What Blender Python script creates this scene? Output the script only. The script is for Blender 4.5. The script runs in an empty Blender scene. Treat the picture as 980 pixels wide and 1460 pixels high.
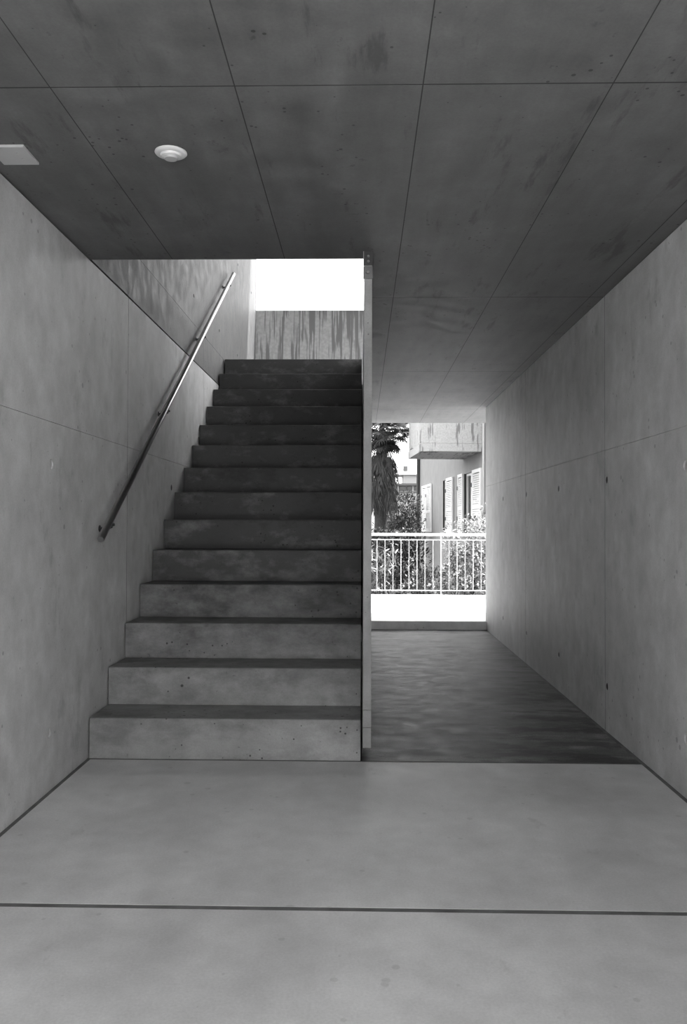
import bpy, bmesh, math, random
from mathutils import Vector, Matrix
from math import radians as R, sin, cos, pi

# ------------------------------------------------------------------ camera, sky, sun, exposure
scene = bpy.context.scene
col = scene.collection
EYE = Vector((0.0, 0.0, 1.0539))
YAW, PITCH, ROLL, F = R(1.246), R(0.848), R(-0.194), 1190.25
cam_data = bpy.data.cameras.new('camera')
cam_data.sensor_width = 36.0
cam_data.sensor_fit = 'AUTO'
cam_data.lens = F / 1460 * 36.0
cam_data.clip_start, cam_data.clip_end = 0.05, 600
cam = bpy.data.objects.new('camera', cam_data)
col.objects.link(cam)
cam.matrix_world = (Matrix.Translation(EYE) @ Matrix.Rotation(YAW, 4, 'Z') @ Matrix.Rotation(R(90) + PITCH, 4, 'X')
                    @ Matrix.Rotation(-ROLL, 4, 'Z'))
scene.camera = cam

scene.view_settings.view_transform = 'Standard'
scene.view_settings.look = 'None'
scene.view_settings.gamma = 1.0
scene.view_settings.use_curve_mapping = False
scene.view_settings.exposure = 2.0
scene.cycles.max_bounces = 14
scene.cycles.diffuse_bounces = 8

SUN_DIR = Vector((0.42, 0.27, 1.0)).normalized()      # towards the sun
SKY_STRENGTH = 0.35
SUN_STRENGTH = 5.0
world = bpy.data.worlds.new('sky')
scene.world = world
world.use_nodes = True
wn, wl = world.node_tree.nodes, world.node_tree.links
wn.clear()
sky = wn.new('ShaderNodeTexSky')
sky.sky_type = 'NISHITA'
sky.sun_disc = False
sky.sun_elevation = math.asin(SUN_DIR.z)
sky.sun_rotation = math.atan2(SUN_DIR.x, SUN_DIR.y)
sky.dust_density = 3.0
bw = wn.new('ShaderNodeRGBToBW')
bg = wn.new('ShaderNodeBackground')
bg.inputs['Strength'].default_value = SKY_STRENGTH
wo = wn.new('ShaderNodeOutputWorld')
wl.new(sky.outputs[0], bw.inputs[0]); wl.new(bw.outputs[0], bg.inputs[0]); wl.new(bg.outputs[0], wo.inputs[0])
sun_data = bpy.data.lights.new('sun', 'SUN')
sun_data.energy = SUN_STRENGTH
sun_data.angle = R(0.6)
sun = bpy.data.objects.new('sun', sun_data)
col.objects.link(sun)
sun.location = (6, 4, 14)
sun.rotation_euler = (-SUN_DIR).to_track_quat('-Z', 'Y').to_euler()

random.seed(11)
rnd = random.uniform

# ------------------------------------------------------------------ key dimensions (metres)
XL, XR, CEIL = -1.228, 1.258, 2.247
D1, TREAD, RISE, NSTEP = 3.742, 0.28, 0.18, 14
OPEN_Y = 3.735                 # the stairwell opening in the ceiling begins here
OPEN_X = 0.052                 # and ends here towards the passage
WALL_END, CEIL_END, BACK = 8.49, 9.80, 0.15
LAND_Y = 9.59

def at(px, py, y):
    """point at depth y on the sight line of a place in the 980x1460 view (used to measure distances)"""
    u, v = (px - 490) / F, (730 - py) / F
    c, s = cos(-ROLL), sin(-ROLL)
    u, v = c * u - s * v, s * u + c * v
    c, s = cos(PITCH), sin(PITCH)
    yy, zz = c - s * v, s + c * v
    c, s = cos(YAW), sin(YAW)
    X, Y = c * u - s * yy, s * u + c * yy
    return EYE + Vector((X, Y, zz)) * (y / Y)

# ------------------------------------------------------------------ materials
def nmat(name):
    m = bpy.data.materials.new(name)
    m.use_nodes = True
    nt = m.node_tree
    return m, nt.nodes, nt.links, nt.nodes['Principled BSDF']

def g(v):
    return (v, v, v, 1)

def concrete(name, base, stretch=(1, 1, 1), cloud=0.25, mottle=0.2, stain=0.35, stain_amt=0.5, pores=0.6, pore_scale=22,
             rough=0.62, bump=0.12, streak=0.15, seed=0.0, spec=0.35, stain_shade=None, spots=0.0, grain=0.07):
    """grey cast concrete; clouds, mottling, streaks, stains and air pores"""
    m, n, l, p = nmat(name)
    geo = n.new('ShaderNodeNewGeometry')
    mp = n.new('ShaderNodeMapping'); mp.inputs['Location'].default_value = (seed, seed * 1.7, seed * 0.6)
    l.new(geo.outputs['Position'], mp.inputs['Vector'])
    ms = n.new('ShaderNodeMapping'); ms.inputs['Scale'].default_value = stretch
    l.new(mp.outputs[0], ms.inputs['Vector'])
    def noise(scale, detail=5, vec=mp, rough_=0.6):
        t = n.new('ShaderNodeTexNoise'); t.inputs['Scale'].default_value = scale
        t.inputs['Detail'].default_value = detail; t.inputs['Roughness'].default_value = rough_
        l.new(vec.outputs[0], t.inputs['Vector']); return t
    def mrange(src, a, b, c, d):
        r = n.new('ShaderNodeMapRange'); r.inputs[1].default_value = a; r.inputs[2].default_value = b
        r.inputs[3].default_value = c; r.inputs[4].default_value = d
        l.new(src, r.inputs[0]); return r.outputs[0]
    def mul(a, b):
        x = n.new('ShaderNodeMath'); x.operation = 'MULTIPLY'; l.new(a, x.inputs[0]); l.new(b, x.inputs[1]); return x.outputs[0]
    n1 = noise(1.3, 4); n2 = noise(9, 7); n3 = noise(3.2, 6, ms); n4 = noise(2.4, 8, ms, 0.68); n5 = noise(140, 3)
    v = mrange(n1.outputs[0], 0.3, 0.7, 1 - cloud, 1 + cloud)
    v = mul(v, mrange(n2.outputs[0], 0.3, 0.7, 1 - mottle, 1 + mottle))
    v = mul(v, mrange(n3.outputs[0], 0.3, 0.7, 1 - streak, 1 + streak))
    v = mul(v, mrange(n5.outputs[0], 0.3, 0.7, 1 - grain, 1 + grain))
    v = mul(v, mrange(n4.outputs[0], stain, stain - 0.07, 1, 1 - stain_amt))
    vo = n.new('ShaderNodeTexVoronoi'); vo.inputs['Scale'].default_value = pore_scale
    l.new(mp.outputs[0], vo.inputs['Vector'])
    np_ = noise(4.0, 3)
    size = mrange(np_.outputs[0], 0.42, 0.72, 0.0, 0.18)
    sub = n.new('ShaderNodeMath'); sub.operation = 'SUBTRACT'; l.new(vo.outputs['Distance'], sub.inputs[0]); l.new(size, sub.inputs[1])
    pore = mrange(sub.outputs[0], 0.0, 0.03, 1 - pores, 1)
    v = mul(v, pore)
    if spots:            # scattered smudges and pits of hand-size and smaller
        wob = n.new('ShaderNodeVectorMath'); wob.operation = 'MULTIPLY_ADD'; wob.inputs[1].default_value = (.32, .32, .32)
        l.new(n2.outputs['Color'], wob.inputs[0]); l.new(mp.outputs[0], wob.inputs[2])
        for sc_, r0, keep in ((2.6, .05, .35), (7.0, .05, .3), (17.0, .07, .25)):
            vs_ = n.new('ShaderNodeTexVoronoi'); vs_.inputs['Scale'].default_value = sc_; l.new(wob.outputs[0], vs_.inputs['Vector'])
            sz = n.new('ShaderNodeSeparateColor'); l.new(vs_.outputs['Color'], sz.inputs[0])
            rad = mrange(sz.outputs[0], 1 - keep, 1, 0, r0 * 3)
            sb = n.new('ShaderNodeMath'); sb.operation = 'SUBTRACT'; l.new(vs_.outputs['Distance'], sb.inputs[0]); l.new(rad, sb.inputs[1])
            v = mul(v, mrange(sb.outputs[0], -.10, .04, 1 - spots, 1))
    if stain_shade:          # blotchy staining plus darkening with height that paints in the upper flight's shade
        z0, z1, amt = stain_shade
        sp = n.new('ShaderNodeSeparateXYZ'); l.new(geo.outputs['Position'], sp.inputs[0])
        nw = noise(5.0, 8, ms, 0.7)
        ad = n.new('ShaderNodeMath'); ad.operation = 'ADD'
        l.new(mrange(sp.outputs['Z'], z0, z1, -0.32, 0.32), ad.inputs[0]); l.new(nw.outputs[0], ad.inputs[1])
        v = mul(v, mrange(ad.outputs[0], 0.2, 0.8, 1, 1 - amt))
    cb = n.new('ShaderNodeMath'); cb.operation = 'MULTIPLY'; cb.inputs[1].default_value = base
    l.new(v, cb.inputs[0])
    comb = n.new('ShaderNodeCombineColor')
    for k in range(3): l.new(cb.outputs[0], comb.inputs[k])
    l.new(comb.outputs[0], p.inputs['Base Color'])
    l.new(mrange(n2.outputs[0], 0.3, 0.7, rough - 0.08, rough + 0.1), p.inputs['Roughness'])
    p.inputs['Specular IOR Level'].default_value = spec
    hgt = mul(mrange(n2.outputs[0], 0, 1, 0.8, 1.2), pore)
    hgt2 = mul(hgt, mrange(n5.outputs[0], 0, 1, 0.95, 1.05))
    b = n.new('ShaderNodeBump'); b.inputs['Strength'].default_value = bump; b.inputs['Distance'].default_value = 0.01
    l.new(hgt2, b.inputs['Height']); l.new(b.outputs[0], p.inputs['Normal'])
    return m

def plain(name, v, rough=0.5, metal=0.0, var=0.12, scale=8, trans=0.0, spec=0.5):
    m, n, l, p = nmat(name)
    geo = n.new('ShaderNodeNewGeometry')
    t = n.new('ShaderNodeTexNoise'); t.inputs['Scale'].default_value = scale; t.inputs['Detail'].default_value = 4
    l.new(geo.outputs['Position'], t.inputs['Vector'])
    r = n.new('ShaderNodeMapRange'); r.inputs[1].default_value = .3; r.inputs[2].default_value = .7
    r.inputs[3].default_value = v * (1 - var); r.inputs[4].default_value = min(1, v * (1 + var))
    l.new(t.outputs[0], r.inputs[0])
    c = n.new('ShaderNodeCombineColor')
    for k in range(3): l.new(r.outputs[0], c.inputs[k])
    l.new(c.outputs[0], p.inputs['Base Color'])
    p.inputs['Roughness'].default_value = rough
    p.inputs['Metallic'].default_value = metal
    p.inputs['Specular IOR Level'].default_value = spec
    if trans: p.inputs['Transmission Weight'].default_value = trans
    return m

def leaf_mat(name, v, var=0.35, rough=0.4):
    m, n, l, p = nmat(name)
    oi = n.new('ShaderNodeNewGeometry')
    r = n.new('ShaderNodeMapRange'); r.inputs[3].default_value = v * (1 - var); r.inputs[4].default_value = v * (1 + var)
    l.new(oi.outputs['Random Per Island'], r.inputs[0])
    c = n.new('ShaderNodeCombineColor')
    for k in range(3): l.new(r.outputs[0], c.inputs[k])
    l.new(c.outputs[0], p.inputs['Base Color'])
    p.inputs['Roughness'].default_value = rough
    tr = n.new('ShaderNodeBsdfTranslucent'); l.new(c.outputs[0], tr.inputs[0])
    mx = n.new('ShaderNodeMixShader'); mx.inputs[0].default_value = 0.2
    l.new(p.outputs[0], mx.inputs[1]); l.new(tr.outputs[0], mx.inputs[2])
    l.new(mx.outputs[0], n['Material Output'].inputs[0])
    return m

def streaked(name, base, dark, fine=34.0, wide=2.6, cut=1.01):
    """concrete with water streaks running down from the top edge (stains of the surface itself)"""
    m, n, l, p = nmat(name)
    geo = n.new('ShaderNodeNewGeometry')
    ms = n.new('ShaderNodeMapping'); ms.inputs['Scale'].default_value = (fine, 1, 1.3)
    l.new(geo.outputs['Position'], ms.inputs['Vector'])
    t = n.new('ShaderNodeTexNoise'); t.inputs['Scale'].default_value = 1.6; t.inputs['Detail'].default_value = 5
    l.new(ms.outputs[0], t.inputs['Vector'])
    m2 = n.new('ShaderNodeMapping'); m2.inputs['Scale'].default_value = (wide, 1, 0.6)
    l.new(geo.outputs['Position'], m2.inputs['Vector'])
    t2 = n.new('ShaderNodeTexNoise'); t2.inputs['Scale'].default_value = 1.5; t2.inputs['Detail'].default_value = 3
    l.new(m2.outputs[0], t2.inputs['Vector'])
    add = n.new('ShaderNodeMath'); add.operation = 'ADD'; l.new(t.outputs[0], add.inputs[0]); l.new(t2.outputs[0], add.inputs[1])
    r = n.new('ShaderNodeMapRange'); r.inputs[1].default_value = cut; r.inputs[2].default_value = cut + .06
    r.inputs[3].default_value = 0; r.inputs[4].default_value = 1
    l.new(add.outputs[0], r.inputs[0])
    t3 = n.new('ShaderNodeTexNoise'); t3.inputs['Scale'].default_value = 30; t3.inputs['Detail'].default_value = 5
    l.new(geo.outputs['Position'], t3.inputs['Vector'])
    r3 = n.new('ShaderNodeMapRange'); r3.inputs[1].default_value = .3; r3.inputs[2].default_value = .7
    r3.inputs[3].default_value = base * .85; r3.inputs[4].default_value = base * 1.12
    l.new(t3.outputs[0], r3.inputs[0])
    mx = n.new('ShaderNodeMix'); mx.data_type = 'FLOAT'
    l.new(r.outputs[0], mx.inputs[0]); l.new(r3.outputs[0], mx.inputs[2]); mx.inputs[3].default_value = dark
    c = n.new('ShaderNodeCombineColor')
    for k in range(3): l.new(mx.outputs[0], c.inputs[k])
    l.new(c.outputs[0], p.inputs['Base Color'])
    p.inputs['Roughness'].default_value = .75
    return m

M = {}
M['wall'] = concrete('wall_concrete', 0.48, (2.2, 2.2, 1.1), cloud=0.13, mottle=0.14, stain=0.40, stain_amt=0.18, pores=0.35, pore_scale=16, streak=0.10, bump=0.10, spots=0.14)
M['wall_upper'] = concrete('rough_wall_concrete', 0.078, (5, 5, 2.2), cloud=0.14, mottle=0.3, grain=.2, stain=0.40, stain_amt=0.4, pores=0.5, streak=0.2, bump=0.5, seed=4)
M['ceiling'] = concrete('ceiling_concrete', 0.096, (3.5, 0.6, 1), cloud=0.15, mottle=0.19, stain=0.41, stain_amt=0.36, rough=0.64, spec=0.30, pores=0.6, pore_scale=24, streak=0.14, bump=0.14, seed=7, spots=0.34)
M['floor'] = concrete('floor_concrete', 0.56, (1.5, 0.7, 1), cloud=0.14, mottle=0.09, stain=0.36, stain_amt=0.2, pores=0.15, pore_scale=12, rough=0.5, bump=0.03, streak=0.08, seed=2)
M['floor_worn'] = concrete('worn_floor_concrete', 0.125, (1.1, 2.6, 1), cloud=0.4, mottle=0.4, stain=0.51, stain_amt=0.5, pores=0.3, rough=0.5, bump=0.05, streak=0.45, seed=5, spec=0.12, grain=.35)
M['step'] = concrete('step_concrete', 0.29, (0.9, 1, 1.6), stain_shade=(-0.06, 0.86, 0.82), cloud=0.14, mottle=0.14, stain=0.42, stain_amt=0.3, pores=0.75, pore_scale=26, streak=0.12, bump=0.12, seed=9, spots=0.42)
M['panel'] = concrete('panel_concrete', 0.23, (2, 2, 1), cloud=0.1, mottle=0.14, stain=0.33, stain_amt=0.3, pores=0.5, pore_scale=30, bump=0.1, seed=13)
M['core'] = plain('joint_concrete', 0.018, 0.9)
M['sealant'] = plain('dark_sealant', 0.12, 0.8, 0, 0.3, 14)
M['paving'] = concrete('pale_paving', 0.72, (1, 1, 1), cloud=0.08, mottle=0.08, stain=0.3, stain_amt=0.15, pores=0.3, seed=3)
M['paving_edge'] = concrete('kerb_concrete', 0.75, (1, 1, 1), cloud=0.08, mottle=0.1, stain=0.3, stain_amt=0.15, pores=0.3, seed=8)
M['parapet'] = streaked('streaked_concrete', 0.45, 0.21)
M['steel'] = plain('brushed_steel', 0.42, 0.32, 1.0, 0.06, 40)
M['dull_steel'] = plain('dull_steel', 0.16, 0.5, 0.6)
M['dark_steel'] = plain('dark_steel', 0.06, 0.45, 0.7)
M['white_plastic'] = plain('white_plastic', 0.55, 0.4, 0, 0.03)
M['grey_plastic'] = plain('grey_plastic', 0.36, 0.45, 0, 0.03)
M['white_metal'] = plain('white_painted_metal', 0.5, 0.4, 0, 0.04)
M['plaster'] = plain('pale_plaster', 0.27, 0.85, 0, 0.07, 3)
M['white_paint'] = plain('white_paint', 0.78, 0.6, 0, 0.04)
M['dark_frame'] = plain('dark_paint', 0.018, 0.5, 0, 0.1)
M['balcony'] = streaked('balcony_concrete', 0.44, 0.2, 14.0, 1.1, 1.05)
M['glass'] = plain('window_glass', 0.05, 0.1, 0, 0.1, 3, spec=0.5)
M['house_wall'] = plain('house_wall', 0.42, 0.85, 0, 0.04)
M['house_band'] = plain('house_band', 0.11, 0.85, 0, 0.06)
M['roof'] = plain('pale_roof', 0.6, 0.8, 0, 0.1)
M['soil'] = plain('garden_soil', 0.03, 0.95, 0, 0.3, 4)
M['bark'] = plain('bark', 0.04, 0.9, 0, 0.4, 30)
M['leaf_dark'] = leaf_mat('dark_leaf', 0.035)
M['leaf_mid'] = leaf_mat('mid_leaf', 0.085, 0.7)
M['leaf_light'] = leaf_mat('light_leaf', 0.22, 0.85)
M['palm'] = leaf_mat('palm_leaf', 0.022, 0.5)
M['palm_dead'] = leaf_mat('dry_palm_leaf', 0.05, 0.8, 0.7)

# ------------------------------------------------------------------ mesh helpers
def box(bm, x0, x1, y0, y1, z0, z1, bev=0.0):
    vs = [bm.verts.new(v) for v in ((x0, y0, z0), (x1, y0, z0), (x1, y1, z0), (x0, y1, z0), (x0, y0, z1), (x1, y0, z1), (x1, y1, z1), (x0, y1, z1))]
    fs = [bm.faces.new([vs[i] for i in f]) for f in ((0, 3, 2, 1), (4, 5, 6, 7), (0, 1, 5, 4), (1, 2, 6, 5), (2, 3, 7, 6), (3, 0, 4, 7))]
    if bev:
        es = set(e for f in fs for e in f.edges)
        bmesh.ops.bevel(bm, geom=list(es), offset=bev, segments=2, profile=0.6, affect='EDGES')

def prism(bm, poly, z0, z1):
    lo = [bm.verts.new((x, y, z0)) for x, y in poly]
    hi = [bm.verts.new((x, y, z1)) for x, y in poly]
    bm.faces.new(lo[::-1]); bm.faces.new(hi)
    k = len(poly)
    for i in range(k):
        bm.faces.new((lo[i], lo[(i + 1) % k], hi[(i + 1) % k], hi[i]))

def frame_for(d):
    d = d.normalized()
    a = Vector((0, 0, 1)) if abs(d.z) < 0.9 else Vector((1, 0, 0))
    u = d.cross(a).normalized()
    return u, d.cross(u).normalized()

def tube(bm, pts, rad, seg=16, caps=True):
    rads = rad if isinstance(rad, (list, tuple)) else [rad] * len(pts)
    pts = [Vector(p) for p in pts]
    rings = []
    u, v = frame_for(pts[1] - pts[0])
    for i, p in enumerate(pts):
        d = (pts[min(i + 1, len(pts) - 1)] - pts[max(i - 1, 0)]).normalized()
        u = (u - d * u.dot(d)).normalized(); v = d.cross(u)
        rings.append([bm.verts.new(p + (u * cos(2 * pi * k / seg) + v * sin(2 * pi * k / seg)) * rads[i]) for k in range(seg)])
    for a, b in zip(rings, rings[1:]):
        for k in range(seg):
            bm.faces.new((a[k], a[(k + 1) % seg], b[(k + 1) % seg], b[k]))
    if caps:
        bm.faces.new(rings[0][::-1]); bm.faces.new(rings[-1])

def lathe(bm, prof, origin, axis=(0, 0, 1), seg=32):
    o = Vector(origin); d = Vector(axis).normalized(); u, v = frame_for(d)
    rings = []
    for r, h in prof:
        if r < 1e-6: rings.append([bm.verts.new(o + d * h)])
        else: rings.append([bm.verts.new(o + d * h + (u * cos(2 * pi * k / seg) + v * sin(2 * pi * k / seg)) * r) for k in range(seg)])
    for a, b in zip(rings, rings[1:]):
        for k in range(seg):
            k2 = (k + 1) % seg
            if len(a) == 1: bm.faces.new((a[0], b[k], b[k2]))
            elif len(b) == 1: bm.faces.new((a[k], b[0], a[k2]))
            else: bm.faces.new((a[k], b[k], b[k2], a[k2]))

def obj(name, bm, mat, parent=None, smooth=False, fix=True):
    if fix: bmesh.ops.recalc_face_normals(bm, faces=bm.faces)
    me = bpy.data.meshes.new(name)
    bm.to_mesh(me); bm.free()
    me.materials.append(mat)
    if smooth:
        me.polygons.foreach_set('use_smooth', [True] * len(me.polygons))
        me.set_sharp_from_angle(angle=R(40))
    o = bpy.data.objects.new(name, me)
    col.objects.link(o)
    if parent is not None:
        o.parent = parent
        o.matrix_parent_inverse = parent.matrix_basis.inverted()
    return o

def thing(name, label, cat, loc=(0, 0, 0), group=None):
    o = bpy.data.objects.new(name, None)
    o.empty_display_size = 0.1
    o.location = loc
    col.objects.link(o)
    o['label'] = label; o['category'] = cat
    if group: o['group'] = group
    return o

def struct(name, bm, mat):
    o = obj(name, bm, mat); o['kind'] = 'structure'
    return o

def nb(): return bmesh.new()

# ------------------------------------------------------------------ floor
b = nb(); box(b, -1.5, 1.6, BACK, 8.413, -0.30, -0.035)
floor = struct('floor', b, M['core'])
def slab(y0, y1, mat, x0=XL + 0.018, x1=XR - 0.020):
    q = nb(); box(q, x0, x1, y0, y1, -0.034, 0.0)
    return obj('slab', q, mat, floor)
slab(BACK, 2.290, M['floor'])
slab(2.313, 3.722, M['floor'])
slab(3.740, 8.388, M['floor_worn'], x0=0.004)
for x0, x1, y0, y1 in ((XL + .018, 0.004, 3.722, 3.7415), (XL + .018, XR - .020, 2.290, 2.313), (0.004, XR - .020, 3.722, 3.740), (XL, XL + .018, BACK, D1), (XR - .020, XR, BACK, 8.388), (0.004, XR, 8.388, 8.412)):
    q = nb(); box(q, x0, x1, y0, y1, -.0345, -.0009); obj('sealant_joint', q, M['sealant'], floor)

# ------------------------------------------------------------------ walls of cast panels
def holed_panel(y0, y1, z0, z1, x_face, x_back, holes, hole_r, mat, parent, name='panel'):
    bm = nb()
    def loop(pts):
        vs = [bm.verts.new((x_face, y, z)) for y, z in pts]
        es = [bm.edges.new((vs[i], vs[(i + 1) % len(vs)])) for i in range(len(vs))]
        return vs, es
    loops = [loop([(y0, z0), (y1, z0), (y1, z1), (y0, z1)])]
    for hy, hz in holes:
        loops.append(loop([(hy + hole_r * cos(2 * pi * k / 14), hz + hole_r * sin(2 * pi * k / 14)) for k in range(14)]))
    bmesh.ops.triangle_fill(bm, use_beauty=True, use_dissolve=False, edges=[e for _, es in loops for e in es])
    for vs, _ in loops:
        bk = [bm.verts.new((x_back, v.co.y, v.co.z)) for v in vs]
        for i in range(len(vs)):
            j = (i + 1) % len(vs)
            bm.faces.new((vs[i], vs[j], bk[j], bk[i]))
    return obj(name, bm, mat, parent)

GAP = 0.0016
JY = [BACK, 2.25, 4.345, 6.44]
HOLE_Z = (0.229, 1.287)
HOLE_DY = 1.045
def hole_rows(y0, y1, z0, z1):
    out = []
    k = -2
    while True:
        y = 4.345 - 0.03 + HOLE_DY * k
        if y > y1: break
        for z in HOLE_Z:
            if y0 + 0.025 < y < y1 - 0.025 and z0 < z < z1: out.append((y, z))
        k += 1
    return out

b = nb(); box(b, XR + 0.03, XR + 0.32, BACK, WALL_END, -0.3, CEIL - 0.003)
wall_right = struct('wall_right', b, M['core'])
def side_wall(wall, xf, xb, ends, zs, plugs):
    ys = JY + [ends]
    for i in range(len(ys) - 1):
        for j in range(len(zs) - 1):
            off = rnd(-0.0003, 0.0003)
            y0, y1, z0, z1 = ys[i] + .0035, ys[i + 1] - .0035, zs[j] + (GAP * .6 if j else 0), zs[j + 1] - GAP * .6
            hs = hole_rows(y0, y1, z0, z1)
            holed_panel(y0, y1, z0, z1, xf + off, xb, hs, 0.0205, M['wall'], wall)
            for hy, hz in hs:
                q = nb()
                sgn = 1 if xb > xf else -1
                pale = plugs(hy, hz)
                lathe(q, [(0, 0), (0.015, 0), (0.0202, 0.003), (0.0202, 0.02)], (xf + sgn * (0.004 if pale else 0.0015), hy, hz), (sgn, 0, 0), 14)
                obj('tie_hole_plug_or_shade', q, M['wall'] if pale else M['core'], wall)  # pale: real plug; dark: disc painting the shade of an open hole
    for yj in ys[1:-1]:
        q = nb(); box(q, min(xf + (.0008 if xb > xf else -.0008), xb), max(xf + (.0008 if xb > xf else -.0008), xb), yj - .0035, yj + .0035, -.03, zs[-1]); obj('joint_line', q, M['core'], wall)
side_wall(wall_right, XR, XR + 0.03, WALL_END - .002, [-0.03, 1.441, CEIL - 0.004], lambda y, z: y < 4)
# end face of the right wall, towards the street
b = nb(); box(b, XR + 0.001, XR + 0.32, WALL_END, WALL_END + 0.012, -0.05, CEIL - 0.003); obj('end_face', b, M['wall'], wall_right)

b = nb(); box(b, XL - 0.32, XL - 0.03, BACK, LAND_Y + 0.25, -0.3, 4.75)
wall_left = struct('wall_left', b, M['core'])
side_wall(wall_left, XL, XL - 0.03, LAND_Y, [-0.03, 1.455, CEIL - 0.007], lambda y, z: not (5 < y < 5.8 or 7 < y))
# storey above, seen through the stairwell: rougher boards, set back a few millimetres
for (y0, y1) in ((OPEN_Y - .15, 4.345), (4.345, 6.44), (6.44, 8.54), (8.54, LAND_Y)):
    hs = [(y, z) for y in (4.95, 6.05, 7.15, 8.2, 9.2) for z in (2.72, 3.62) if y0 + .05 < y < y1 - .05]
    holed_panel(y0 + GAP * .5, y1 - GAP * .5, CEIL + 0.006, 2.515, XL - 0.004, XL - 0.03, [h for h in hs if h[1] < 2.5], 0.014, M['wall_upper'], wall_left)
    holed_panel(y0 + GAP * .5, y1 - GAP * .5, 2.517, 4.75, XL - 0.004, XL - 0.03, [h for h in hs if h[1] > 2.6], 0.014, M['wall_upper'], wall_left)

# ------------------------------------------------------------------ ceiling of cast panels, with the stairwell cut out
b = nb()
prism(b, [(XL - .32, BACK), (3.0, BACK), (3.0, CEIL_END), (OPEN_X, CEIL_END), (OPEN_X, OPEN_Y), (XL - .32, OPEN_Y)], CEIL + 0.02, CEIL + 0.27)
ceiling = struct('ceiling', b, M['core'])
JX = [XL - 0.01, -0.857, -0.350, 0.163, 0.676, 1.190, 1.75, 3.0]
JC = [BACK, 2.250, 4.375, 6.50, 8.62, CEIL_END]
CG = 0.0018
for i in range(len(JX) - 1):
    for j in range(len(JC) - 1):
        x0, x1, y0, y1 = JX[i] + CG, JX[i + 1] - CG, JC[j] + CG * 1.7, JC[j + 1] - CG * 1.7
        if y1 > CEIL_END - .01: y1 = CEIL_END
        dz = rnd(-0.0003, 0.0003)
        if x1 <= OPEN_X:
            if y0 > OPEN_Y: continue
            poly = [(x0, y0), (x1, y0), (x1, min(y1, OPEN_Y)), (x0, min(y1, OPEN_Y))]
        elif x0 < OPEN_X:
            if y1 < OPEN_Y: poly = [(x0, y0), (x1, y0), (x1, y1), (x0, y1)]
            elif y0 > OPEN_Y: poly = [(OPEN_X, y0), (x1, y0), (x1, y1), (OPEN_X, y1)]
            else: poly = [(x0, y0), (x1, y0), (x1, y1), (OPEN_X, y1), (OPEN_X, OPEN_Y), (x0, OPEN_Y)]
        else:
            poly = [(x0, y0), (x1, y0), (x1, y1), (x0, y1)]
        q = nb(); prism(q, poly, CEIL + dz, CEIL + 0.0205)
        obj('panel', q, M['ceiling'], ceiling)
for yj in JC[1:-1]:
    x0 = XL - .01 if yj < OPEN_Y else OPEN_X + .002
    q = nb(); box(q, x0, 3.0, yj - CG * 1.7, yj + CG * 1.7, CEIL + .0004, CEIL + .0205); obj('joint_line', q, M['core'], ceiling)
for xj in JX[1:-2]:
    q = nb(); box(q, xj - CG, xj + CG, BACK, OPEN_Y if xj < OPEN_X else CEIL_END, CEIL + .0005, CEIL + .0205); obj('joint_line', q, M['core'], ceiling)
for (x0, x1, y0, y1) in ((XL - .3, OPEN_X, OPEN_Y, OPEN_Y + .004), (OPEN_X - .004, OPEN_X, OPEN_Y + .004, CEIL_END), (OPEN_X, 3.0, CEIL_END, CEIL_END + .004)):
    q = nb(); box(q, x0, x1, y0, y1, CEIL + .0206, CEIL + 0.27); obj('edge_face', q, M['ceiling'], ceiling)

# unseen upper walls and roof, added and sized to shade the stairwell
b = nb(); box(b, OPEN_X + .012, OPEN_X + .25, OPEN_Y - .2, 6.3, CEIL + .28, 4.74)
struct('shade_wall_right', b, M['wall_upper'])
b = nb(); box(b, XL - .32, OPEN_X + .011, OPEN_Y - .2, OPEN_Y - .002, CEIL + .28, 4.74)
struct('shade_wall_front', b, M['wall_upper'])
b = nb(); box(b, XL - .32, 1.75, OPEN_Y - .2, 9.38, 4.76, 5.0)
struct('shade_roof', b, M['ceiling'])

# parapet at the head of the stairs
b = nb(); box(b, XL - .0285, 0.02, LAND_Y + .002, LAND_Y + 0.19, 2.2, 3.525, 0.006)
struct('wall_back', b, M['parapet'])

# ------------------------------------------------------------------ staircase
stairs = thing('staircase', 'straight concrete staircase of fourteen steps rising beside the left wall', 'stairs', (-0.61, D1, 0))
END = D1 + NSTEP * TREAD
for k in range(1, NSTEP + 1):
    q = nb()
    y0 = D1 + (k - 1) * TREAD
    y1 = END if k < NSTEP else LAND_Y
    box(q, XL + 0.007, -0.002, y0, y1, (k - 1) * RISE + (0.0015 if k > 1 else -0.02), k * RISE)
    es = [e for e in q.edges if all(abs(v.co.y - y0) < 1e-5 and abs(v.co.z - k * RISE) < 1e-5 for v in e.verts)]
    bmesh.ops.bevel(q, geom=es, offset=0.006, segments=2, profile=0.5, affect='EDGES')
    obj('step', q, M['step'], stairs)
q = nb(); box(q, XL + 0.007, 0.0072, END + .002, LAND_Y, -.02, (NSTEP - 1) * RISE); obj('landing_wall', q, M['step'], stairs)

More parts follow.
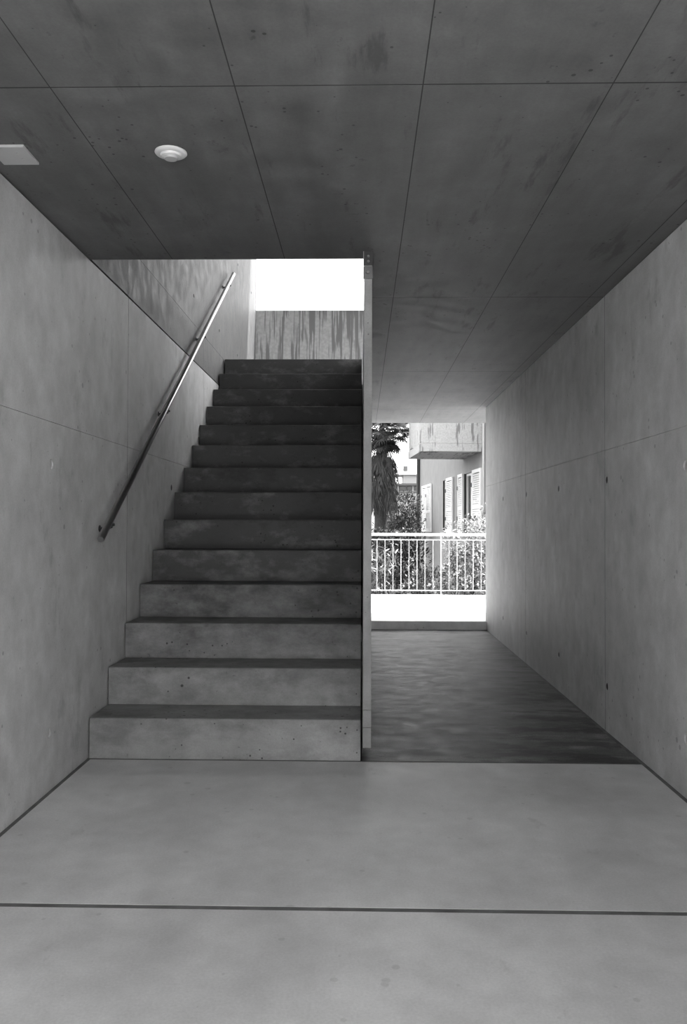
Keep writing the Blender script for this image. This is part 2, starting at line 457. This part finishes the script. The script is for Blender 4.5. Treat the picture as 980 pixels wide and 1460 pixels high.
# ------------------------------------------------------------------ thin balustrade panel hung between stair and passage
PX0, PX1, PY0 = 0.0075, 0.043, 3.62
pan = thing('balustrade_panel', 'thin upright concrete panel hung beside the staircase, edge towards us', 'panel', (0.025, PY0, 0.088))
zs = [0.088, 0.175, 0.252, 2.182]
for i in range(3):
    q = nb(); box(q, PX0, PX1, PY0, 8.3, zs[i] + (0.0 if i == 0 else 0.0012), zs[i + 1], 0.0015)
    obj('panel_segment', q, M['panel'], pan)
q = nb(); box(q, PX0 - .004, PX1 + .002, PY0 - .006, PY0 - .001, 2.122, 2.176, 0.001); pl = obj('clamp_plate', q, M['dull_steel'], pan)
q = nb(); lathe(q, [(0, .007), (.006, .007), (.008, .004), (.008, 0)], (0.025, PY0 - .006, 2.150), (0, -1, 0), 12); obj('bolt', q, M['steel'], pl, True)
q = nb(); box(q, PX0 - .002, PX1 + .004, PY0 + .004, PY0 + .012, 2.183, CEIL - .002, 0.001); br = obj('hanger_bracket', q, M['dark_steel'], pan)
for z in (2.222, 2.2):
    q = nb(); lathe(q, [(0, .006), (.004, .006), (.006, .003), (.006, 0)], (0.026, PY0 + .004, z), (0, -1, 0), 12); obj('bolt', q, M['steel'], br, True)
q = nb(); box(q, PX0 - .004, PX0 - .001, PY0 - .004, PY0 + .07, 2.13, CEIL - .004); obj('side_strap', q, M['steel'], br)

# ------------------------------------------------------------------ handrail
RX = -1.180
A, B = Vector((RX, 3.748, 0.981)), Vector((RX, 7.59, 3.345))
rail = thing('handrail', 'sloping round steel handrail fixed to the left wall above the stairs', 'handrail', A)
q = nb()
d = (B - A).normalized()
tube(q, [A, A + d * .003, B - d * .003, B], [.0145, .0168, .0168, .0145], 24)
obj('rail_tube', q, M['steel'], rail, True)
for y in (3.885, 5.0, 6.15, 7.32):
    p = A + (B - A) * ((y - A.y) / (B.y - A.y))
    q = nb()
    base = Vector((XL, p.y, p.z - 0.035))
    if base.z > CEIL: base.x -= 0.003
    lathe(q, [(0, .005), (.013, .005), (.016, .003), (.016, 0)], base, (1, 0, 0), 20)
    br_ = obj('bracket', q, M['dark_steel'], rail, True)
    q = nb()
    tube(q, [base + Vector((.004, 0, 0)), base + Vector((.03, 0, 0)), base + Vector((.048, 0, .004)), base + Vector((.060, 0, .010))], .006, 12)
    obj('bracket_arm', q, M['dark_steel'], br_, True)
    q = nb(); u = Vector((0, d.y, d.z)); nrm = Vector((0, d.z, -d.y))
    c0 = p + nrm * 0.0195
    tube(q, [c0 - u * .028 + Vector((.0, 0, 0)), c0 + u * .028], .005, 10); tube(q, [c0 + Vector((-.016, 0, 0)), c0 + Vector((.02, 0, 0))], .0065, 10)
    obj('saddle', q, M['dark_steel'], br_, True)

# ------------------------------------------------------------------ things on the ceiling
det = thing('smoke_detector', 'round white smoke detector on the concrete ceiling', 'smoke detector', (-0.615, 2.646, CEIL))
c = (-0.615, 2.646, CEIL - .001)
q = nb(); lathe(q, [(.044, 0), (.0505, 0.001), (.0515, .004), (.049, .007), (.044, .009), (.036, .010), (0, .010)], c, (0, 0, -1), 48); obj('base', q, M['white_plastic'], det, True)
q = nb(); lathe(q, [(.034, .009), (.034, .012), (.031, .016), (.026, .017), (.024, .017), (0, .017)], c, (0, 0, -1), 48); obj('sensor_ring', q, M['white_plastic'], det, True)
q = nb(); lathe(q, [(.0225, .016), (.0225, .021), (.020, .024), (0, .025)], c, (0, 0, -1), 40); obj('sensor_cap', q, M['grey_plastic'], det, True)
pl = thing('ceiling_cover_plate', 'square pale cover plate on the ceiling near the left wall', 'cover plate', (-1.127, 2.651, CEIL))
q = nb(); box(q, -1.185, -1.068, 2.586, 2.716, CEIL - .010, CEIL - .001, 0.002); obj('plate', q, M['grey_plastic'], pl)
for y in (2.63, 2.672):
    q = nb(); lathe(q, [(0, .0015), (.003, .0015), (.004, 0)], (-1.105, y, CEIL - .010), (0, 0, -1), 12); obj('screw', q, M['steel'], pl)

# ------------------------------------------------------------------ ground outside
KERB = 0.085
b = nb(); box(b, -9, 9, 8.56, 11.6, -.3, KERB)
fc = struct('forecourt', b, M['paving'])
b = nb(); box(b, -9, 9, 8.415, 8.556, -.3, KERB, .006); obj('kerb', b, M['paving_edge'], fc)
b = nb(); box(b, -9, 9, -16, BACK - .004, -.3, -0.002)
struct('rear_forecourt', b, M['paving'])
b = nb(); box(b, -40, 40, 11.605, 160, -1.2, -0.75)
struct('garden_ground', b, M['soil'])

# railing along the edge of the forecourt
RY = 11.4
rg = thing('railing', 'white metal railing with thin upright bars along the sunlit forecourt', 'railing', (1.083, RY, KERB))
def bar(name, pts, r, seg=8, parent=rg, mat='white_metal'):
    q = nb(); tube(q, pts, r, seg); return obj(name, q, M[mat], parent, True)
bar('top_rail', [(-4.5, RY, .918), (5.5, RY, .918)], .019, 14)
q = nb(); box(q, -4.5, 5.5, RY - .006, RY + .006, .841, .854); obj('upper_rail', q, M['white_metal'], rg)
q = nb(); box(q, -4.5, 5.5, RY - .006, RY + .006, .152, .164); obj('lower_rail', q, M['white_metal'], rg)
nbars = 0
x = 1.083 - 0.109 * 42
me_bal = None
while x < 5.4:
    k = round((x - 1.083) / 0.109)
    if k % 16 == 0:
        q = nb(); box(q, x - .006, x + .006, RY - .018, RY + .018, KERB, .90); obj('post', q, M['white_metal'], rg)
    else:
        if me_bal is None:
            q = nb(); tube(q, [(x, RY, 0.164), (x, RY, .841)], .0039, 8); o = obj('baluster', q, M['white_metal'], rg, True); me_bal = o; x_b = x
        else:
            o = me_bal.copy(); col.objects.link(o); o.location.x += x - x_b
    x += 0.109

# ------------------------------------------------------------------ apartment building on the right beyond the garden
FAR = Vector((2.037, 29.0, 0)); NEAR = Vector((2.739, 19.0, 0))
U = (NEAR - FAR).normalized(); N = Vector((-U.y, U.x, 0))
if N.x > 0: N = -N
LONG = 14.5
def wall_s(cx):
    """distance along the wall from its far corner for a sight line (close-up column cx)"""
    px = 510 + cx / 4.295
    a = at(px, 700, 10) - EYE
    # EYE + t*a = FAR + s*U  (in plan)
    den = a.x * U.y - a.y * U.x
    return ((FAR.x - EYE.x) * a.y - (FAR.y - EYE.y) * a.x) / -den if False else (a.x * (FAR.y - EYE.y) - a.y * (FAR.x - EYE.x)) / (a.y * U.x - a.x * U.y)
bld = thing('apartment_building', 'pale plastered building with white louvred shutters and concrete balcony', 'building', FAR + Vector((0, 0, -.75)))
TOP = 4.6
def wbox(bm, s0, s1, n0, n1, z0, z1):
    """box in wall coordinates: s along the wall, n outwards from its face"""
    vs = [bm.verts.new(FAR + U * s + N * n + Vector((0, 0, z))) for s, n, z in ((s0, n0, z0), (s1, n0, z0), (s1, n1, z0), (s0, n1, z0), (s0, n0, z1), (s1, n0, z1), (s1, n1, z1), (s0, n1, z1))]
    for f in ((0, 3, 2, 1), (4, 5, 6, 7), (0, 1, 5, 4), (1, 2, 6, 5), (2, 3, 7, 6), (3, 0, 4, 7)):
        bm.faces.new([vs[i] for i in f])
W2 = (wall_s(524), wall_s(552)); W3 = (wall_s(655), wall_s(713))
WZ0, WZ1 = 0.84, 2.33
# wall pieces around the two window openings
q = nb()
cuts = [0, W2[0], W2[1], W3[0], W3[1], LONG]
for i in range(5):
    if i in (1, 3):
        wbox(q, cuts[i], cuts[i + 1], -.25, 0, -.8, WZ0); wbox(q, cuts[i], cuts[i + 1], -.25, 0, WZ1, TOP)
    else: wbox(q, cuts[i], cuts[i + 1], -.25, 0, -.8, TOP)
wbox(q, 0, .25, -7, -.25, -.8, TOP); wbox(q, LONG - .25, LONG, -7, -.25, -.8, TOP); wbox(q, .25, LONG - .25, -7, -6.75, -.8, TOP)
obj('wall', q, M['plaster'], bld)
q = nb(); wbox(q, -.5, LONG + .5, -7.4, .1, TOP, TOP + .2); obj('roof', q, M['roof'], bld)
def window(w):
    s0, s1 = w
    q = nb()
    wbox(q, s0, s0 + .05, -.12, -.05, WZ0, WZ1); wbox(q, s1 - .05, s1, -.12, -.05, WZ0, WZ1)
    wbox(q, s0 + .05, s1 - .05, -.12, -.05, WZ0, WZ0 + .06); wbox(q, s0 + .05, s1 - .05, -.12, -.05, WZ1 - .06, WZ1)
    m_ = (s0 + s1) / 2; wbox(q, m_ - .035, m_ + .035, -.12, -.05, WZ0 + .06, WZ1 - .06)
    f = obj('window', q, M['white_paint'], bld)
    for a, b_ in ((s0 + .05, m_ - .035), (m_ + .035, s1 - .05)):
        q = nb(); wbox(q, a, b_, -.10, -.085, WZ0 + .06, WZ1 - .06); obj('pane', q, M['glass'], f)
    q = nb(); wbox(q, s0, s0 + .012, -.12, 0.002, WZ0, WZ1); obj('shaded_jamb', q, M['dark_frame'], f)  # far reveal coloured dark to stand for its shade
    q = nb(); wbox(q, s0 - .1, s1 + .1, -.04, .07, WZ0 - .06, WZ0); obj('sill', q, M['balcony'], f)
window(W2); window(W3)
def shutter(s0, s1, z0=WZ0 - .02, z1=WZ1 + .02, n0=.012):
    q = nb(); t = .045; n1 = n0 + .045; e = .09
    wbox(q, s0, s0 + e, n0, n1, z0, z1); wbox(q, s1 - e, s1, n0, n1, z0, z1)
    zm = z0 + (z1 - z0) * .42
    for a, b_ in ((z0, z0 + .1), (zm - .04, zm + .04), (z1 - .08, z1)): wbox(q, s0 + e, s1 - e, n0, n1, a, b_)
    f = obj('shutter', q, M['white_paint'], bld)
    q = nb()
    for a, b_ in ((z0 + .1, zm - .04), (zm + .04, z1 - .08)):
        z = a
        while z < b_ - .02:
            vs = []
            for s_, n_, zz in ((s0 + e, n0 + .008, z + .04), (s1 - e, n0 + .008, z + .04), (s1 - e, n1 - .006, z), (s0 + e, n1 - .006, z)):
                vs.append(FAR + U * s_ + N * n_ + Vector((0, 0, zz)))
            lo = [q.verts.new(v) for v in vs]; hi = [q.verts.new(v + Vector((0, 0, .009))) for v in vs]
            q.faces.new(lo[::-1]); q.faces.new(hi)
            for k in range(4): q.faces.new((lo[k], lo[(k + 1) % 4], hi[(k + 1) % 4], hi[k]))
            z += .05
    o = obj('louvres', q, M['white_paint'], f); o['kind'] = 'stuff'
    for zc in (z0 + .35, z1 - .4):
        q = nb(); wbox(q, s0 - .01, s0 + .03, n1, n1 + .02, zc, zc + .1); obj('hinge', q, M['dark_steel'], f)
sm = (wall_s(402) + wall_s(458)) / 2
shutter(wall_s(402), sm - .004); shutter(sm + .004, wall_s(458))
shutter(W2[1] + .01, wall_s(590))
shutter(W3[1] + .01, wall_s(766)); shutter(W3[0] - .66, W3[0] - .03)
# balcony
BS0, BS1, BN = LONG and (29.0 - 21.3), (29.0 - 19.0), 1.40
q = nb(); wbox(q, BS0, BS1, .001, BN, 2.72, 2.90); bal = obj('balcony_slab', q, M['balcony'], bld)
q = nb(); wbox(q, BS1 - .12, BS1 - .005, .001, BN - .02, 2.905, 3.95); obj('balcony_parapet', q, M['balcony'], bld)
q = nb(); wbox(q, BS0 + .005, BS0 + .12, .001, BN - .02, 2.905, 3.95); obj('balcony_parapet', q, M['balcony'], bld)
for i in range(6):
    w = (BS1 - BS0 - .26) / 6; s0 = BS0 + .13 + i * w
    q = nb(); wbox(q, s0 + .02, s0 + w - .02, BN - .12, BN - .03, 2.96, 3.95); obj('balcony_board', q, M['balcony'], bld)
q = nb(); c = FAR + U * -.06 + N * .06
tube(q, [c + Vector((0, 0, -.7)), c + Vector((0, 0, TOP - .05))], .07, 12); obj('downpipe', q, M['dark_frame'], bld, True)
c = FAR + U * wall_s(783) + N * .04
q = nb(); tube(q, [c + Vector((0, 0, -.7)), c + Vector((0, 0, TOP - .05))], .025, 12); obj('downpipe', q, M['white_metal'], bld, True)

# ------------------------------------------------------------------ far house
HY = 120.0
def hp(cx, cy): return at(510 + cx / 4.295, 580 + cy / 4.295, HY)
h0 = hp(150, 480); h1 = hp(520, 480)
hs = thing('white_house', 'far white house with low roof and a row of dark windows behind the hedge', 'house', (h0.x, HY, -.75))
def zc(cy): return hp(300, cy).z
def xc(cx): return hp(cx, 480).x
q = nb(); box(q, h0.x, h1.x, HY, HY + 9, -.75, zc(480)); obj('wall', q, M['house_wall'], hs)
q = nb(); box(q, h0.x - .3, h1.x + .3, HY - .7, HY + 9.3, zc(482), zc(470)); obj('cornice', q, M['house_band'], hs)
q = nb(); box(q, h0.x + .2, h1.x - .2, HY - .25, HY - .003, zc(526), zc(518)); obj('sill_band', q, M['house_band'], hs)
for a, b_ in ((255, 300), (303, 334), (346, 372), (376, 420)):
    q = nb(); box(q, xc(a), xc(b_), HY - .08, HY - .002, zc(514), zc(486)); w_ = obj('window', q, M['dark_frame'], hs)
    q = nb(); box(q, xc(a) + .08, xc(b_) - .08, HY - .1, HY - .085, zc(511), zc(489)); obj('pane', q, M['glass'], w_)
q = nb(); box(q, xc(285), xc(520), HY + 1, HY + 7, zc(469), zc(408)); obj('upper_storey', q, M['house_wall'], hs)
q = nb()
zA, zB = zc(410), zc(335)
P = [(xc(232), HY + .3, zA), (xc(540), HY + .3, zA), (xc(540), HY + 7.5, zA), (xc(232), HY + 7.5, zA), (xc(345), HY + 4, zB), (xc(470), HY + 4, zB)]
vs = [q.verts.new(p) for p in P]; v2 = [q.verts.new((p[0], p[1], p[2] - .12)) for p in P[:4]]
for f in ((0, 1, 5, 4), (1, 2, 5), (2, 3, 4, 5), (3, 0, 4)): q.faces.new([vs[i] for i in f])
for i in range(4): q.faces.new((vs[i], vs[(i + 1) % 4], v2[(i + 1) % 4], v2[i]))
q.faces.new(v2)
obj('roof', q, M['roof'], hs)
q = nb(); box(q, xc(284), xc(310), HY + 1.2, HY + 2.4, zc(395), zc(360)); obj('chimney', q, M['house_band'], hs)

# ------------------------------------------------------------------ plants
def add_leaf(bm, p, d, up, ln, wd, bend=.25):
    d = d.normalized(); s = d.cross(up)
    if s.length < 1e-3: s = d.cross(Vector((1, 0, 0)))
    s.normalize(); n = s.cross(d)
    m = p + d * ln * .5 + n * ln * bend * .25
    e = p + d * ln - n * ln * bend * .3
    v = [bm.verts.new(x) for x in (p, m - s * wd * .5, m + s * wd * .5, e)]
    bm.faces.new((v[0], v[2], v[1])); bm.faces.new((v[1], v[2], v[3]))

def rdir():
    z = rnd(-1, 1); a = rnd(0, 2 * pi); r = math.sqrt(1 - z * z)
    return Vector((r * cos(a), r * sin(a), z))

def shrub(name, label, cat, base, blobs, n, ln, wd, mat, group=None, twigs=18):
    """blobs: (centre, radii) of leafy masses; stems run from the base into them"""
    base = Vector(base)
    t = thing(name, label, cat, base, group)
    q = nb()
    vol = [r[0] * r[1] * r[2] for _, r in blobs]; tot = sum(vol)
    for (c, r), v in zip(blobs, vol):
        c = Vector(c)
        for _ in range(int(n * v / tot)):
            dd = rdir(); k = rnd(0.25, 1) ** .4
            p = c + Vector((dd.x * r[0], dd.y * r[1], dd.z * r[2])) * k * rnd(.85, 1.1)
            o = (dd + rdir() * .9 + Vector((0, 0, .15)))
            add_leaf(q, p, o, Vector((rnd(-.4, .4), rnd(-.4, .4), 1)), ln * rnd(.6, 1.25), wd * rnd(.7, 1.2))
    f = obj('foliage', q, M[mat], t, fix=False); f['kind'] = 'stuff'
    q = nb()
    for _ in range(twigs):
        c, r = random.choice(blobs); c = Vector(c); dd = rdir()
        e = c + Vector((dd.x * r[0], dd.y * r[1], dd.z * r[2])) * .8
        s = base + Vector((rnd(-.12, .12), rnd(-.12, .12), 0))
        m_ = s.lerp(e, .5) + Vector((rnd(-.1, .1), rnd(-.1, .1), .1))
        tube(q, [s, m_, e], [.010, .007, .003], 6)
    o = obj('stems', q, M['bark'], t, True); o['kind'] = 'stuff'
    return t

def cp(cx, cy, y): return at(510 + cx / 4.295, 580 + cy / 4.295, y)

# palm
PY = 22.0
pc = cp(152, 150, PY)
palm = thing('fan_palm', 'tall dark fan palm with a skirt of dead fronds behind the railing', 'palm tree', (pc.x, PY, -.75))
q = nb()
tube(q, [(pc.x - .1, PY, -.75), (pc.x - .06, PY, .4), (pc.x - .02, PY, 1.8), (pc.x, PY, pc.z)], [.2, .17, .16, .13], 14)
obj('trunk', q, M['bark'], palm, True)
def fan_mesh(nseg, rad, spread, droop):
    bm = nb()
    for i in range(nseg):
        a = (i / (nseg - 1) - .5) * spread
        L = rad * (1 - .25 * abs(a / (spread / 2)) ** 2) * rnd(.9, 1.05)
        d = Vector((sin(a), 0, cos(a))); s = Vector((cos(a), 0, -sin(a)))
        p0 = Vector((0, 0, 0)); w = .019 * rad / .42
        p1 = d * L * .5 + Vector((0, -.02, 0)); p2 = d * L * .82 + Vector((0, -.05 - droop * .3, -droop * .2)); p3 = d * L * .97 + Vector((0, -.1 - droop, -droop))
        v = [bm.verts.new(x) for x in (p0, p1 - s * w, p1 + s * w, p2 - s * w * .6, p2 + s * w * .6, p3)]
        bm.faces.new((v[0], v[2], v[1])); bm.faces.new((v[1], v[2], v[4], v[3])); bm.faces.new((v[3], v[4], v[5]))
    tube(bm, [(0, 0.01, 0), (0, .03, -.25), (0, .06, -.5)], [.009, .012, .016], 6)
    return bm
fans = []
for k in range(4):
    bm = fan_mesh(26, rnd(.40, .48), R(rnd(190, 240)), rnd(.03, .12))
    me = bpy.data.meshes.new('frond'); bm.to_mesh(me); bm.free(); me.materials.append(M['palm']); fans.append(me)
for k in range(46):
    az = rnd(0, 2 * pi); el = rnd(-55, 80) if k > 6 else rnd(-40, 10)
    if k < 7: az = [-.1, .25, 3.3, -1.2, -.8, -1.9, -2.6][k]
    d_ = Vector((cos(az) * cos(R(el)), sin(az) * cos(R(el)), sin(R(el))))
    o = bpy.data.objects.new('frond', random.choice(fans)); col.objects.link(o)
    ln = rnd(.42, .55)
    base_p = Vector((pc.x, PY, pc.z - .02)) + d_ * ln
    z_ax = d_; y_ax = (Vector((0, 0, 1)) - d_ * d_.z)
    y_ax = y_ax.normalized() if y_ax.length > .05 else Vector((0, 1, 0))
    x_ax = y_ax.cross(z_ax)
    Mx = Matrix((x_ax, y_ax, z_ax)).transposed().to_4x4(); Mx.translation = base_p
    o.parent = palm; o.matrix_parent_inverse = palm.matrix_basis.inverted()
    o.matrix_basis = Mx @ Matrix.Rotation(rnd(-.5, .5), 4, 'Z') @ Matrix.Rotation(rnd(-.3, .35), 4, 'X')
dead = []
for k in range(4):
    bm = nb()
    L = rnd(.5, .8)
    for j in range(9):
        a = (j - 4) * .035 + rnd(-.02, .02)
        p0 = Vector((a * .3, 0, 0)); p1 = Vector((a * 1.3, rnd(-.05, .02), -L * .5)); p2 = Vector((a * 1.9 + rnd(-.03, .03), rnd(-.06, .06), -L * rnd(.8, 1.05)))
        w = .014
        v = [bm.verts.new(x) for x in (p0, p1 + Vector((-w, 0, 0)), p1 + Vector((w, 0, 0)), p2)]
        bm.faces.new((v[0], v[2], v[1])); bm.faces.new((v[1], v[2], v[3]))
    me = bpy.data.meshes.new('dead_frond'); bm.to_mesh(me); bm.free(); me.materials.append(M['palm_dead']); dead.append(me)
ztop, zbot = cp(150, 260, PY).z, cp(150, 560, PY).z
for k in range(150):
    t_ = rnd(0, 1); z = zbot + (ztop - zbot) * t_
    rad = .20 + .13 * sin(pi * min(1, t_ * .75 + .2))
    az = rnd(0, 2 * pi)
    o = bpy.data.objects.new('dead_frond', random.choice(dead)); col.objects.link(o)
    o.parent = palm; o.matrix_parent_inverse = palm.matrix_basis.inverted()
    o.location = (pc.x - .02 + rad * cos(az), PY + rad * sin(az), z)
    o.rotation_euler = (rnd(-.15, .15), rnd(-.2, .2), az + pi / 2 + rnd(-.5, .5))

# bushes
def blob(cx, cy, y, rx, rz, ry=None):
    """leafy mass centred on a sight line, radii in metres"""
    return (cp(cx, cy, y), (rx, ry or rx, rz))
GZ = -.75
shrub('rounded_bush', 'dense mid grey bush behind the palm beside the building corner', 'bush', (cp(270, 700, 27).x, 27, GZ),
      [blob(280, 640, 27, .62, .65), blob(215, 690, 26.5, .5, .5), blob(330, 720, 26.8, .42, .6), blob(270, 800, 26.5, .75, .8), blob(180, 760, 26, .45, .6), blob(310, 585, 27.2, .35, .35)], 5200, .11, .05, 'leaf_mid')
shrub('dark_hedge', 'dark shaded hedge below the palm, behind the railing bars', 'hedge', (cp(220, 1000, 18).x, 18, GZ),
      [blob(120, 930, 19, .5, .7), blob(230, 960, 18.5, .5, .75), blob(320, 960, 18.2, .45, .75), blob(350, 1080, 17.6, .45, .35)], 4200, .10, .05, 'leaf_dark')
shrub('leafy_shrub', 'low pale shrub at the foot of the building wall', 'bush', (cp(400, 1090, 14.6).x, 14.6, GZ),
      [blob(380, 1080, 14.6, .24, .22), blob(460, 1070, 14.6, .28, .25), blob(330, 1120, 14.2, .2, .14), blob(430, 1130, 14.0, .3, .12)], 1500, .075, .03, 'leaf_mid')
shrub('flowering_shrub', 'tall pale straggling shrub leaning over the right end of railing', 'bush', (cp(690, 1000, 12.2).x, 12.2, GZ),
      [blob(690, 900, 12.1, .27, .31, .62), blob(640, 1050, 12.1, .32, .27, .62), blob(740, 780, 12.1, .2, .27, .6), blob(590, 880, 12.2, .17, .2),
       blob(740, 1060, 12.15, .27, .29, .6), blob(560, 1110, 12.15, .28, .16), blob(680, 720, 12.2, .14, .14), blob(540, 830, 12.2, .12, .10),
       blob(740, 580, 12.2, .05, .05), blob(765, 640, 12.2, .07, .12), blob(590, 760, 12.2, .16, .12), blob(850, 900, 12.2, .5, .6)], 7000, .062, .032, 'leaf_light', twigs=14)
shrub('shaded_bush', 'dark leafy bush low behind the pale straggling shrub', 'bush', (cp(700, 1000, 16.4).x, 16.4, GZ),
      [blob(700, 980, 16.4, .45, .42), blob(610, 1060, 16.3, .42, .26), blob(770, 850, 16.4, .3, .36), blob(640, 930, 16.4, .22, .26)], 2600, .085, .042, 'leaf_dark')

# oleanders: long leaves one by one
ol = nb()
for sgn in (0,):
    vs = [ol.verts.new(p) for p in ((0, 0, 0), (-.011, .045, .004), (.011, .045, .004), (-.010, .10, .006), (.010, .10, .006), (0, .165, -.006))]
    ol.faces.new((vs[0], vs[2], vs[1])); ol.faces.new((vs[1], vs[2], vs[4], vs[3])); ol.faces.new((vs[3], vs[4], vs[5]))
ol_me = bpy.data.meshes.new('leaf'); ol.to_mesh(ol_me); ol.free(); ol_me.materials.append(M['leaf_light'])
def oleander(label, base, tips):
    t = thing('oleander', label, 'bush', base, None)
    q = nb(); base = Vector(base)
    for tip in tips:
        tip = Vector(tip); m_ = base.lerp(tip, .55) + Vector((rnd(-.05, .05), rnd(-.05, .05), .08))
        tube(q, [base + Vector((rnd(-.05, .05), rnd(-.05, .05), 0)), m_, tip], [.012, .009, .004], 6)
        ax = (tip - m_).normalized()
        for k in range(15):
            f_ = rnd(.35, 1.02)
            p = m_.lerp(tip, f_)
            dd = (ax * rnd(.1, .9) + rdir() * .8).normalized()
            o = bpy.data.objects.new('leaf', ol_me); col.objects.link(o)
            o.parent = t; o.matrix_parent_inverse = t.matrix_basis.inverted()
            o.matrix_basis = Matrix.Translation(p) @ dd.to_track_quat('Y', 'Z').to_matrix().to_4x4() @ Matrix.Rotation(rnd(-.8, .8), 4, 'Y') @ Matrix.Scale(rnd(.75, 1.2), 4)
    obj('stems', q, M['bark'], t, True)['kind'] = 'stuff'
oleander('long-leaved oleander behind the left end of the railing', (cp(150, 1150, 13.3).x, 13.3, GZ),
         [cp(cx, cy, 13.3 + rnd(-.25, .25)) for cx, cy in ((165, 880), (200, 910), (150, 940), (120, 900), (230, 890), (105, 830), (185, 960), (140, 1000), (100, 1010), (130, 1080), (170, 1090), (210, 1100), (95, 1090), (230, 1120), (110, 960), (155, 1110))])
